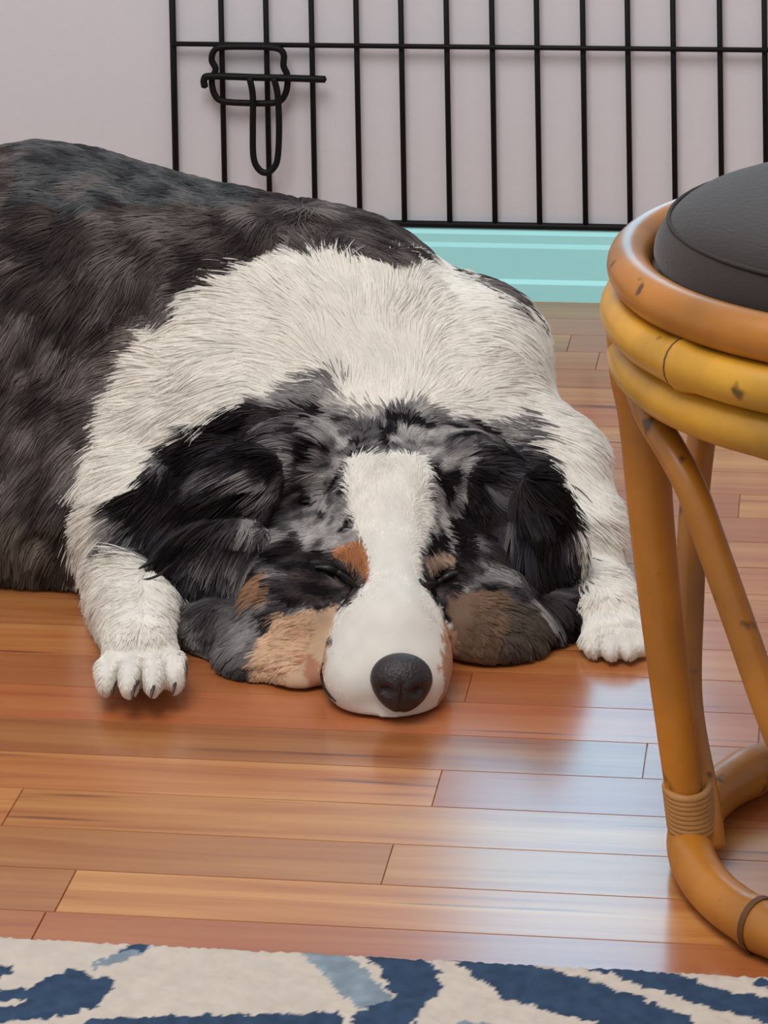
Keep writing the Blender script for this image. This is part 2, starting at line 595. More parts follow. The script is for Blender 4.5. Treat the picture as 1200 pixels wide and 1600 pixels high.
def build_stool():
    cane = rattan('honey_rattan', (180, 114, 32))
    cane_lit = rattan('lamplit_rattan', (200, 146, 40))  # same cane as above, with yellow lamp light put into the colour
    dark = plain('dark_cane_node', (96, 56, 24), .6)
    wrap = plain('rattan_binding', (176, 128, 74), .5, .4, .6, 120, .1)
    pe = atz(1078, 1312, .014)                       # left end of the base ring
    Dp = float(depth(pe))
    a_base = 395 * Dp / F
    cen = np.array([pe[0] + a_base * math.cos(YAW * 0), pe[1], 0])
    # centre: to the right, perpendicular to the view direction there
    d = ray(1078, 1312); d = np.array([d[0], d[1], 0]); d /= np.linalg.norm(d)
    side = np.array([d[1], -d[0], 0])
    cen = pe * np.array([1, 1, 0]) + side * a_base
    fwd = d
    root = empty('rattan_stool', tuple(cen))
    tag(root, 'honey coloured round rattan stool at the right edge, standing on the wood floor', 'stool')

    def ringpt(R, ang, z):       # ang 0 = toward the left of the picture, 90 = toward the camera
        a = math.radians(ang)
        return cen + side * (-R * math.cos(a)) - fwd * (R * math.sin(a)) + np.array([0, 0, z])

    def zfor(px, py):            # height of the point over the left end seen at px, py
        return float(atd(px, py, Dp)[2])

    def ring(name, R, z, r, mat, tilt=0, bumps=()):
        pts, rad = [], []
        n_ = 96
        for k in range(n_):
            an = 360.0 * k / n_
            pts.append(ringpt(R, an, z))
            rr = r
            for (b0, s) in bumps:
                dd = (an - b0 + 180) % 360 - 180
                rr += r * s * math.exp(-(dd / 2.2) ** 2)
            rad.append(rr)
        return MB().tube(pts, rad, 20, closed=True).build(name, mat, root)

    def Rof(px, R0=a_base):      # radius whose left end is at px (centre line)
        return R0 + (1078 - px) * Dp / F
    R1, R2, R3 = Rof(995), Rof(984), Rof(994)
    z1, z2, z3 = zfor(995, 399), zfor(984, 468), zfor(994, 538)
    ring('seat_ring', R1, z1, .0112, cane)
    ring('seat_ring', R2, z2, .0114, cane_lit, bumps=((37, .16), (120, .16), (215, .16), (300, .16)))
    ring('seat_ring', R3, z3, .0114, cane_lit, bumps=((58, .1), (160, .1), (260, .1)))
    ring('base_ring', a_base, (.0123), .0120, cane, bumps=((42, .13), (140, .13), (230, .13), (320, .13)))
    # node collars
    for R, z, an, r in ((R2, z2, 37, .0124), (a_base, .0123, 42, .0132), (a_base, .0123, 132, .0132)):
        MB().tube([ringpt(R, an - .8, z), ringpt(R, an + .8, z)], r * 1.03, 20, cap=False).build('cane_node', dark, root)
    # seat board under the cushion
    mbd = MB()
    n_ = 48
    vs = [ringpt(R1 - .004, 360 * k / n_, z1 - .012) for k in range(n_)] + [ringpt(R1 - .004, 360 * k / n_, z1 - .002) for k in range(n_)]
    mbd.add(vs, [tuple(range(n_)), tuple(range(n_, 2 * n_))[::-1]] + [(k, n_ + k, n_ + (k + 1) % n_, (k + 1) % n_) for k in range(n_)])
    mbd.build('seat_board', dark, root, False)
    # four legs, arches between them, bindings; the first leg is the left one
    NL = 5
    zq = lambda y: zfor(1078, y)
    Rz = lambda z: a_base + (R3 - a_base) * (z - .0123) / (z3 - .0123)
    for q in range(NL):
        A = 1 + 360 / NL * q
        zs = [z3 + .012, z3 - .01, z3 - .035, z3 - .08, zq(950), zq(1150), zq(1265), zq(1310)]
        rs = [.0118, .0150, .0128, .0116, .0108, .0098, .0090, .0086]
        offs = [-.001, -.0035, -.003, -.001, 0, 0, 0, 0]
        leg = catmull([ringpt(Rz(z) + o_, A, z) for z, o_ in zip(zs, offs)], 8)
        rr_ = [a[0] for a in catmull([np.array([r_, 0, 0]) for r_ in rs], 8)]
        MB().tube(leg, rr_, 20).build('leg', cane, root)
        b_ = MB()
        for k in range(9):
            zc_ = zq(1288) + .0024 * k
            c = ringpt(Rz(zc_) - .002, A - 1.5, zc_)
            rad_dir = (c - cen); rad_dir[2] = 0; rad_dir /= np.linalg.norm(rad_dir)
            tan = np.array([-rad_dir[1], rad_dir[0], 0])
            pts = [c + rad_dir * math.cos(t) * .0108 + tan * math.sin(t) * .0150 for t in np.linspace(0, 2 * math.pi, 24, endpoint=False)]
            b_.tube(pts, .0021, 10, closed=True)
        b_.build('binding', wrap, root)
    # curved braces: from each foot up and round to the top of the leg before it
    path = [(-2, 1318), (-5, 1262), (-16, 1130), (-25, 985), (-32, 850), (-38, 745), (-43, 670), (-50, 625), (-59, 600), (-68, 585)]
    for q in range(NL):
        A = 3 + 360 / NL * q
        pts = [ringpt(Rz(zq(y)) - (.010 if y > 1200 else .003), A + d_, zq(y)) for d_, y in path]
        MB().tube(catmull(pts, 8), .0078, 16).build('brace', cane, root)
    # cushion
    cm, nt, b = node_mat('charcoal_cushion_cloth')
    b.inputs['Base Color'].default_value = L4(43, 35, 33)
    b.inputs['Roughness'].default_value = .85
    b.inputs['Specular IOR Level'].default_value = .2
    b.inputs['Sheen Weight'].default_value = .25
    nz = N(nt, 'ShaderNodeTexNoise'); nz.inputs['Scale'].default_value = 60
    bp = N(nt, 'ShaderNodeBump'); bp.inputs['Strength'].default_value = .2; bp.inputs['Distance'].default_value = .002
    nt.links.new(nz.outputs['Fac'], bp.inputs['Height']); nt.links.new(bp.outputs['Normal'], b.inputs['Normal'])
    pz = z1 - .0015
    ztop = .056
    Rc = R1 - .0125
    prof = [(0, 0), (.6, 0), (.93, .001), (.985, .004), (1.0, .011), (.995, .018), (.975, .025), (.945, .031), (.925, .0345), (.89, .0385), (.83, .0425), (.7, .047), (.45, .0505), (.2, .052), (0, .0525)]
    prof = [(a, b_ * .78) for a, b_ in prof]
    n_ = 72
    vs, fs = [], []
    for (a, zz) in prof:
        for k in range(n_):
            an = 360 * k / n_
            rr = Rc * a * (1 + .006 * math.sin(math.radians(an * 5)))
            vs.append(ringpt(rr, an, pz + zz))
    for i in range(len(prof) - 1):
        for k in range(n_):
            k2 = (k + 1) % n_
            fs.append((i * n_ + k, i * n_ + k2, (i + 1) * n_ + k2, (i + 1) * n_ + k))
    cush = empty('seat_cushion', tuple(cen + np.array([0, 0, pz])))
    tag(cush, 'round charcoal cloth cushion with a piped seam lying on the rattan stool', 'cushion')
    mbc = MB().add(vs, fs)
    mbc.build('cushion_cover', cm, cush)
    pts = [ringpt(Rc * .946, 360 * k / 72, pz + .0246) for k in range(72)]
    MB().tube(pts, .0012, 8, closed=True).build('piping', plain('cushion_piping', (44, 36, 35), .8), cush)


build_stool()


# ---------------------------------------------------------------- dog: body volume
class Vol:
    def __init__(self, lo, hi, h):
        self.h = h
        self.lo = np.array(lo, float)
        self.n = np.ceil((np.array(hi) - self.lo) / h).astype(int) + 1
        self.d = np.full(self.n, 1.0, np.float32)
        self.ax = [self.lo[i] + h * np.arange(self.n[i]) for i in range(3)]

    def _win(self, lo, hi):
        a = np.clip(np.floor((np.array(lo) - self.lo) / self.h).astype(int), 0, self.n - 1)
        b = np.clip(np.ceil((np.array(hi) - self.lo) / self.h).astype(int) + 1, 1, self.n)
        sl = tuple(slice(a[i], b[i]) for i in range(3))
        G = np.meshgrid(*[self.ax[i][sl[i]] for i in range(3)], indexing='ij')
        return sl, G

    def _blend(self, sl, d, k, sub=False):
        a = self.d[sl]
        if sub:
            h = np.clip(.5 - .5 * (a + d) / k, 0, 1)
            self.d[sl] = a * (1 - h) + (-d) * h + k * h * (1 - h)
        else:
            h = np.clip(.5 + .5 * (a - d) / k, 0, 1)
            self.d[sl] = a * (1 - h) + d * h - k * h * (1 - h)

    def ell(self, c, r, axes=None, k=.015, sub=False):
        c = np.array(c); r = np.array(r, float)
        m = r.max() + 2.5 * k
        sl, G = self._win(c - m, c + m)
        q = [G[i] - c[i] for i in range(3)]
        if axes is None:
            axes = np.eye(3)
        l = [(q[0] * A[0] + q[1] * A[1] + q[2] * A[2]) for A in axes]
        k0 = np.sqrt(sum((l[i] / r[i]) ** 2 for i in range(3)))
        k1 = np.sqrt(sum((l[i] / r[i] ** 2) ** 2 for i in range(3))) + 1e-9
        d = k0 * (k0 - 1) / k1
        d = np.where(k0 < 1e-3, -r.min(), d)
        self._blend(sl, d, k, sub)

    def cone(self, a, b, ra, rb, k=.015):
        a, b = np.array(a), np.array(b)
        m = max(ra, rb) + 2.5 * k
        sl, G = self._win(np.minimum(a, b) - m, np.maximum(a, b) + m)
        ab = b - a
        t = sum((G[i] - a[i]) * ab[i] for i in range(3)) / (ab @ ab)
        t = np.clip(t, 0, 1)
        d = np.sqrt(sum((G[i] - a[i] - t * ab[i]) ** 2 for i in range(3))) - (ra + (rb - ra) * t)
        self._blend(sl, d, k)

    def nets(self):
        D = self.d
        D = np.maximum(D, (0.0015 - self.ax[2])[None, None, :])
        s = D < 0
        nx, ny, nz = D.shape
        acc = np.zeros((nx - 1, ny - 1, nz - 1, 3)); cnt = np.zeros((nx - 1, ny - 1, nz - 1))
        corner = lambda a: tuple(slice(a[i], a[i] + D.shape[i] - 1) for i in range(3))
        for ax in range(3):
            for u in (0, 1):
                for v in (0, 1):
                    o = [0, 0, 0]
                    oth = [i for i in range(3) if i != ax]
                    o[oth[0]], o[oth[1]] = u, v
                    o2 = list(o); o2[ax] = 1
                    d0, d1 = D[corner(o)], D[corner(o2)]
                    cr = (d0 < 0) != (d1 < 0)
                    t = np.where(cr, d0 / np.where(cr, d0 - d1, 1), 0)
                    for i in range(3):
                        acc[..., i] += np.where(cr, (t if i == ax else o[i]), 0)
                    cnt += cr
        act = cnt > 0
        idx = -np.ones(act.shape, int)
        idx[act] = np.arange(act.sum())
        ijk = np.argwhere(act)
        V = self.lo + self.h * (ijk + acc[act] / cnt[act][:, None])
        faces = []
        for ax in range(3):
            oth = [(1, 2), (2, 0), (0, 1)][ax]
            a = [slice(None)] * 3; b = [slice(None)] * 3
            a[ax] = slice(0, -1); b[ax] = slice(1, None)
            s0, s1 = s[tuple(a)], s[tuple(b)]
            for (pos, m) in ((True, s0 & ~s1), (False, ~s0 & s1)):
                e = np.argwhere(m)
                e = e[(e[:, oth[0]] > 0) & (e[:, oth[1]] > 0) & (e[:, oth[0]] < D.shape[oth[0]] - 1) & (e[:, oth[1]] < D.shape[oth[1]] - 1)]
                def g(u, v):
                    w = e.copy(); w[:, oth[0]] -= u; w[:, oth[1]] -= v
                    return idx[w[:, 0], w[:, 1], w[:, 2]]
                q = np.stack([g(1, 1), g(0, 1), g(0, 0), g(1, 0)], 1)
                faces.append(q if pos else q[:, ::-1])
        return V, np.concatenate(faces)


def px2m(Y): return Y / F


def axes2d(deg):
    """local axes: first along an in-picture direction (deg, y up), second across it, third into depth"""
    a = math.radians(deg)
    fl = FW * np.array([1, 1, 0]); fl /= np.linalg.norm(fl)
    r = RT - fl * (RT @ fl); r /= np.linalg.norm(r)
    u = np.array([0, 0, 1.0])
    r = np.cross(fl, u)
    return [r * math.cos(a) + u * math.sin(a), -r * math.sin(a) + u * math.cos(a), fl]


def build_body():
    v = Vol((-.98, 1.66, -.006), (-.04, 2.36, .30), .003)

    def E(px, py, Y, rx, ry, rd, deg=0, k=.015, sub=False):
        s = px2m(Y)
        v.ell(atd(px, py, Y), (rx * s, ry * s, rd), axes2d(deg), k, sub)

    def K(p, q, ra, rb, k=.012):
        v.cone(atd(*p), atd(*q), ra * px2m(p[2]), rb * px2m(q[2]), k)
    # trunk lying along the wall, rump out of frame on the left
    K((-330, 590, 2.20), (60, 548, 2.15), 280, 300, .03)
    K((60, 548, 2.15), (430, 575, 2.15), 300, 258, .03)
    E(560, 575, 2.15, 120, 205, .10, 0, .03)
    E(120, 760, 2.07, 260, 180, .09, 0, .03)
    E(-260, 800, 2.08, 230, 170, .13, 0, .03)          # folded hind leg
    # chest, shoulders, neck ruff
    E(560, 660, 2.13, 275, 245, .125, 0, .04)
    E(350, 700, 2.08, 190, 230, .09, 50, .03)
    E(690, 655, 2.12, 135, 215, .10, -30, .03)
    E(790, 780, 2.06, 105, 165, .07, -12, .03)
    E(870, 780, 2.04, 70, 110, .05, -15, .03)
    E(590, 720, 2.04, 190, 120, .07, 0, .03)
    # fore legs
    E(220, 830, 2.01, 95, 120, .06, 10, .02)
    K((205, 905, 1.96), (218, 1015, 1.835), 62, 48)
    E(222, 1030, 1.835, 60, 34, .03, 0, .006)
    for (x, y, Y) in ((169, 1052, 1.812), (203, 1056, 1.800), (241, 1054, 1.800), (275, 1048, 1.812)):
        E(x, y, Y, 17, 27, .022, 0, .0015)
    E(890, 850, 2.0, 75, 95, .05, -20, .02)
    K((900, 880, 1.985), (955, 965, 1.90), 55, 46)
    E(962, 985, 1.885, 50, 34, .03, 0, .008)
    for (x, y, Y) in ((925, 1003, 1.872), (952, 1010, 1.865), (980, 1010, 1.865), (1002, 1000, 1.872)):
        E(x, y, Y, 15, 23, .018, 0, .0015)
    # head: skull, brow, cheeks, muzzle
    E(604, 775, 1.985, 128, 108, .062, 0, .02)
    E(602, 850, 1.945, 112, 90, .045, 0, .015)
    E(560, 862, 1.915, 40, 34, .02, 0, .010)           # brow left
    E(668, 862, 1.915, 38, 32, .02, 0, .010)           # brow right
    K((606, 790, 1.935), (614, 900, 1.885), 62, 52, .02)
    K((614, 900, 1.882), (616, 990, 1.82), 48, 58, .02)
    E(606, 1005, 1.832, 92, 84, .050, 0, .012)
    E(562, 1050, 1.812, 58, 60, .032, 15, .010)        # flews
    E(655, 1048, 1.812, 50, 60, .032, -15, .010)
    E(622, 1058, 1.795, 46, 48, .022, 0, .008)         # tip
    E(612, 1104, 1.804, 72, 24, .03, 0, .008)          # chin
    E(470, 900, 1.935, 95, 85, .045, 10, .02)
    E(740, 905, 1.935, 90, 80, .045, -10, .02)
    E(455, 985, 1.89, 85, 88, .04, 20, .015)           # cheek left
    E(765, 985, 1.89, 95, 75, .04, -12, .015)          # cheek right
    E(530, 925, 1.905, 55, 62, .03, 0, .015)
    E(400, 1030, 1.865, 62, 46, .03, 10, .012)
    E(470, 1045, 1.850, 55, 38, .03, 0, .012)
    E(330, 1045, 1.885, 40, 34, .025, 0, .010)
    E(676, 935, 1.900, 50, 60, .03, 0, .015)
    E(530, 904, 1.882, 26, 9, .008, -20, .004, True)   # eye hollows
    E(684, 906, 1.880, 26, 9, .008, 12, .004, True)
    # ears
    E(440, 730, 1.975, 95, 62, .032, 30, .012)
    E(345, 800, 1.945, 125, 62, .020, 45, .008)
    E(355, 880, 1.925, 75, 85, .020, 70, .008)
    E(345, 990, 1.90, 52, 72, .026, 85, .010)
    E(745, 740, 1.975, 75, 55, .032, -30, .012)
    E(800, 790, 1.945, 85, 56, .020, -50, .008)
    E(828, 860, 1.93, 62, 70, .020, -60, .008)
    E(850, 965, 1.915, 42, 72, .026, -75, .010)
    E(855, 805, 1.915, 74, 30, .012, -62, .005)         # free edge and tip of the right ear flap
    return v.nets()


BV, BF = build_body()
# light relaxation
def relax(V, Fq, it, lam):
    e = np.concatenate([Fq[:, [0, 1]], Fq[:, [1, 2]], Fq[:, [2, 3]], Fq[:, [3, 0]]])
    e = np.concatenate([e, e[:, ::-1]])
    for _ in range(it):
        s = np.zeros_like(V); c = np.zeros(len(V))
        for i in range(3):
            s[:, i] = np.bincount(e[:, 0], V[e[:, 1], i], len(V))
        c = np.bincount(e[:, 0], minlength=len(V))
        V = V + lam * (s / np.maximum(c, 1)[:, None] - V)
    return V
BV = relax(BV, BF, 2, .5)
BV[:, 2] = np.maximum(BV[:, 2], .0008)

# ---------------------------------------------------------------- dog: coat pattern, painted into the coat itself
BLACK, DARK, BROWN = (30, 24, 26), (62, 53, 54), (84, 72, 70)
GREY, LGREY, BLUEG = (122, 116, 118), (168, 162, 160), (74, 80, 92)
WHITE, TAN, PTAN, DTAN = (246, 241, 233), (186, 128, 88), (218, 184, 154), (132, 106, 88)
BACK_P = [(-900, -300), (640, -300), (650, 340), (630, 376), (585, 384), (548, 402), (510, 384), (470, 380), (430, 366), (385, 388), (345, 425), (290, 455), (225, 510),
          (175, 585), (138, 660), (125, 760), (100, 860), (85, 985), (-900, 1100)]
HEADL_P = [(350, 650), (400, 630), (460, 640), (520, 640), (570, 660), (600, 650), (600, 712), (545, 720), (548, 800), (562, 850), (575, 880), (560, 930), (515, 960), (520, 1005), (470, 1060),
           (400, 1075), (300, 1090), (280, 1010), (278, 940), (262, 885), (215, 872), (190, 860), (192, 820), (245, 720), (300, 675)]
HEADR_P = [(590, 650), (640, 655), (700, 650), (760, 670), (810, 690), (850, 725), (880, 790), (905, 880), (905, 1060), (700, 1060), (712, 1000), (690, 950), (655, 905), (655, 860), (668, 800), (662, 712), (600, 712)]
GREYTOP_P = [(400, 650), (450, 605), (520, 596), (560, 640), (640, 640), (720, 655), (800, 650), (830, 690), (700, 680), (560, 680)]
TANL_P = [(530, 852), (560, 850), (575, 880), (566, 915), (545, 890), (528, 872)]
TANL2_P = [(385, 895), (440, 895), (445, 935), (400, 940)]
TANL3_P = [(440, 955), (530, 945), (515, 1000), (500, 1085), (395, 1075), (400, 1035), (420, 1000)]
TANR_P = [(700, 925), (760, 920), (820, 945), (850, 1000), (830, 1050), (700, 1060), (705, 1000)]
TANR2_P = [(660, 868), (690, 858), (708, 872), (700, 892), (668, 895)]
EYE_P = [(470, 880), (520, 885), (556, 908), (548, 935), (500, 945), (450, 925)]
EYE2_P = [(655, 895), (700, 888), (730, 900), (700, 930), (672, 925)]
EARBL_P = [(230, 760), (300, 700), (360, 640), (440, 650), (440, 690), (380, 740), (360, 800), (330, 880), (250, 885)]
EARBR_P = [(730, 700), (800, 690), (870, 740), (905, 880), (900, 930), (860, 900), (800, 860), (760, 860), (740, 800)]
BLK2_P = [(690, 800), (730, 800), (740, 870), (715, 880)]
LIP_P = [(690, 960), (712, 1000), (716, 1080), (680, 1115), (694, 1070), (690, 1010)]
LIPL_P = [(470, 1020), (500, 1035), (508, 1090), (540, 1118), (490, 1110)]


def coat(P, jit=7.0):
    px, py = project(P)
    jx = px + RNG.normal(0, jit, len(P)) + (VN[0](P, 60) - .5) * 30
    jy = py + RNG.normal(0, jit, len(P)) + (VN[1](P, 60) - .5) * 30
    sx = px + RNG.normal(0, 2.5, len(P)) + (VN[0](P, 60) - .5) * 6
    sy = py + RNG.normal(0, 2.5, len(P)) + (VN[1](P, 60) - .5) * 6
    n1, n2, n3 = VN[2](P, 75), VN[3](P, 150), VN[4](P, 34)
    col = np.tile(lin(WHITE), (len(P), 1)) * (0.93 + .1 * n2)[:, None]
    cheek_white = py > 1200

    def mixn(cs, w):
        """pick among colours by noise value w in 0..1"""
        cs = np.array([lin(c) for c in cs])
        q = np.clip(w, 0, .999) * (len(cs) - 1)
        i = q.astype(int); f = (q - i)[:, None]
        f = f * f * (3 - 2 * f)
        return cs[i] * (1 - f) + cs[i + 1] * f
    w = np.clip(.5 + (n1 * .5 + n2 * .2 + n3 * .3 - .5) * 2.6, 0, 1)
    s = inpoly(jx - 22, jy - np.where((px > 400) & (px < 640), 26, 10), BACK_P) | (inpoly(jx, jy, [(690, 380), (735, 392), (812, 478), (806, 500), (745, 452), (700, 410)]) & (VN[3](P, 60) > .45))
    rim = inpoly(jx + 60, jy - 0, BACK_P)
    c = mixn([DARK, (74, 64, 64), BROWN, (104, 94, 92), (120, 110, 108), (140, 130, 126)], w)
    col[s] = c[s]
    top = s & (py < 330) & (px > 60) & (px < 420)
    g = mixn([(70, 68, 70), (92, 94, 96), (112, 112, 112), (136, 128, 126)], w)
    col[top] = g[top]
    low = s & (py > 770)
    g = mixn([(60, 54, 50), (92, 82, 76), (122, 112, 104), (144, 134, 126)], w)
    col[low] = g[low]
    head = depth(P) < 2.035
    s = inpoly(jx, jy, GREYTOP_P)
    c = mixn([GREY, LGREY, (200, 194, 188)], w)
    col[s] = c[s]
    sl = inpoly(sx, sy, HEADL_P) & head
    sr = inpoly(sx, sy, HEADR_P) & head
    c = mixn([BLACK, DARK, (80, 75, 78), GREY, LGREY], np.clip(.46 + (n1 * .55 + n2 * .45 - .5) * 2.8, 0, 1))
    col[sl] = c[sl]; col[sr] = c[sr]
    # paler merle close to the blaze, darker ears
    pale = (sl | sr) & (np.abs(px - 605) < 120) & (py < 860)
    c = mixn([BLACK, GREY, LGREY, (186, 180, 178)], np.clip(.5 + (n2 * .6 + n1 * .4 - .5) * 3.2, 0, 1))
    col[pale] = c[pale]
    lowl = sl & (py > 900) & (px < 420)
    c = mixn([(78, 72, 74), (114, 110, 111), (150, 145, 144)], w); col[lowl] = c[lowl]
    for pol in (EARBL_P, EARBR_P):
        s = inpoly(jx, jy, pol) & head & (sl | sr | True)
        c = mixn([BLACK, BLACK, DARK, (66, 64, 72), GREY], w); col[s] = c[s]
    s = inpoly(sx, sy, BLK2_P) & head; col[s] = lin(BLACK)
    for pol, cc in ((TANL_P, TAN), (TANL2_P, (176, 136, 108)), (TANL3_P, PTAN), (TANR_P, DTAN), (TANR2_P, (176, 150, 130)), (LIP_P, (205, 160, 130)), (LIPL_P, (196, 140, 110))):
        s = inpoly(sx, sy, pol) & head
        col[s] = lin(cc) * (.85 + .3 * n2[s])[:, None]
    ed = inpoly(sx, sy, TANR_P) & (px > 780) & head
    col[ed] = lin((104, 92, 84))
    for pol in (EYE_P, EYE2_P):
        s = inpoly(sx, sy, pol) & head
        c = mixn([BLACK, DARK, BROWN, (120, 108, 100)], np.clip(.3 + (n2 - .5) * 2, 0, 1)); col[s] = c[s]
    return np.clip(col, 0.004, .95)


# groom guides: picture x, y, flow dx, dy (y down), length in cm, lift off the skin
GUIDE = np.array([
    (20, 260, -1, .25, 2.6, .25), (200, 290, -1, .35, 2.6, .3), (330, 320, -1, .5, 3.0, .35), (440, 330, -.3, .8, 3.2, .35), (520, 340, .7, .7, 3.2, .3), (590, 355, 1, .45, 3.4, .25),
    (250, 420, -.7, .8, 3.2, .35), (120, 500, -.6, .9, 3.4, .3), (30, 450, -.6, .9, 3.2, .3), (50, 700, -.4, 1, 3.4, .3), (60, 880, -.3, 1, 3.0, .3), (-300, 600, -.7, .7, 3.0, .3),
    (600, 430, .1, -1, 2.6, .35), (480, 430, -.4, -1, 2.6, .4), (380, 480, -.8, -.7, 3.0, .4), (280, 560, -1, -.1, 3.2, .4), (210, 660, -1, .4, 3.4, .4), (160, 800, -.8, 1, 3.2, .35), (120, 930, -.4, 1, 2.6, .35),
    (420, 580, -.8, -.1, 3.0, .3), (320, 660, -.9, .5, 3.0, .3), (600, 560, 0, -1, 2.6, .3), (720, 430, .8, -.6, 2.6, .4), (800, 520, .9, .3, 2.6, .35), (740, 580, .7, -.2, 2.8, .3), (860, 640, .8, .8, 2.8, .35), (900, 760, .6, 1, 2.6, .3), (940, 850, .5, 1, 2.2, .3),
    (600, 690, 0, -1, 1.1, .35), (610, 760, 0, -1, .6, .3), (610, 840, 0, -1, .5, .3), (612, 920, 0, -1, .4, .25), (612, 1000, 0, -1, .32, .2), (560, 1000, -.6, -.7, .35, .2), (520, 1040, -1, -.2, .35, .2), (690, 1030, 1, -.2, .35, .2), (610, 1090, 0, .6, .3, .2),
    (500, 700, -.8, -.4, 1.3, .4), (480, 790, -1, .1, 1.3, .4), (510, 860, -1, .1, .8, .35), (560, 870, -.5, -.6, .5, .3), (460, 860, -.9, .5, 1.6, .4),
    (420, 680, -1, .1, 2.6, .3), (360, 740, -.9, .6, 3.4, .3), (290, 800, -.7, 1, 4.0, .25), (260, 860, -.7, 1, 4.0, .22), (380, 850, -.3, 1, 3.2, .3), (350, 930, -.2, 1, 2.6, .3), (330, 1030, -.15, 1, 1.8, .25),
    (440, 920, -.5, .9, 1.6, .3), (460, 1010, -.5, .8, 1.0, .25), (500, 960, -.8, .5, .6, .25),
    (700, 700, .8, -.3, 1.3, .4), (690, 800, .9, .1, 1.0, .35), (680, 870, .6, .2, .5, .3), (760, 720, .9, .2, 2.4, .3), (820, 760, .7, .8, 3.0, .3), (860, 850, .5, 1, 3.2, .25), (800, 850, .3, 1, 2.8, .3), (860, 940, .2, 1, 2.4, .25), (860, 1020, .1, 1, 1.4, .2),
    (760, 940, .8, .5, 1.2, .3), (740, 1010, .7, .7, .8, .25), (700, 950, .9, .3, .5, .25),
    (210, 930, -.1, 1, 1.6, .3), (215, 990, 0, 1, 1.0, .3), (220, 1050, 0, 1, .45, .25), (280, 1040, .2, 1, .5, .25), (910, 900, .4, .9, 1.5, .3), (945, 950, .4, .9, 1.0, .3), (965, 1005, .2, 1, .45, .25),
], float)
MUZ = [(596, 700), (650, 705), (668, 800), (662, 900), (700, 950), (715, 1010), (722, 1130), (480, 1130), (480, 1030), (525, 950), (560, 905), (555, 800), (545, 720)]


def groom(P):
    px, py = project(P)
    out = np.zeros((len(P), 4))
    for a in range(0, len(P), 50000):
        s = slice(a, a + 50000)
        d2 = (px[s, None] - GUIDE[None, :, 0]) ** 2 + (py[s, None] - GUIDE[None, :, 1]) ** 2
        w = 1 / (d2 + 300) ** 1.7
        w /= w.sum(1, keepdims=True)
        fl = GUIDE[:, 2:4] / np.linalg.norm(GUIDE[:, 2:4], axis=1, keepdims=True)
        out[s, :2] = w @ fl
        out[s, 2] = np.exp(w @ np.log(GUIDE[:, 4] * .01))
        out[s, 3] = w @ GUIDE[:, 5]
    # hair behind the head belongs to the ruff even where the head overlaps it in the picture
    back = depth(P) > 2.06
    out[back, 2] = np.maximum(out[back, 2], .024)
    out[P[:, 2] < .012, 2] *= .6
    return px, py, out


def fur_material():
    m, nt, b = node_mat('dog_fur')
    pa = N(nt, 'ShaderNodeAttribute', attribute_name='coat')
    nt.links.new(pa.outputs['Color'], b.inputs['Base Color'])
    b.inputs['Roughness'].default_value = .55
    b.inputs['Specular IOR Level'].default_value = .12
    tl = N(nt, 'ShaderNodeBsdfTranslucent')
    nt.links.new(pa.outputs['Color'], tl.inputs[0])
    ms_ = N(nt, 'ShaderNodeMixShader')
    ms_.inputs[0].default_value = .32
    nt.links.new(b.outputs[0], ms_.inputs[1]); nt.links.new(tl.outputs[0], ms_.inputs[2])
    nt.links.new(ms_.outputs[0], nt.nodes['Material Output'].inputs[0])
    return m


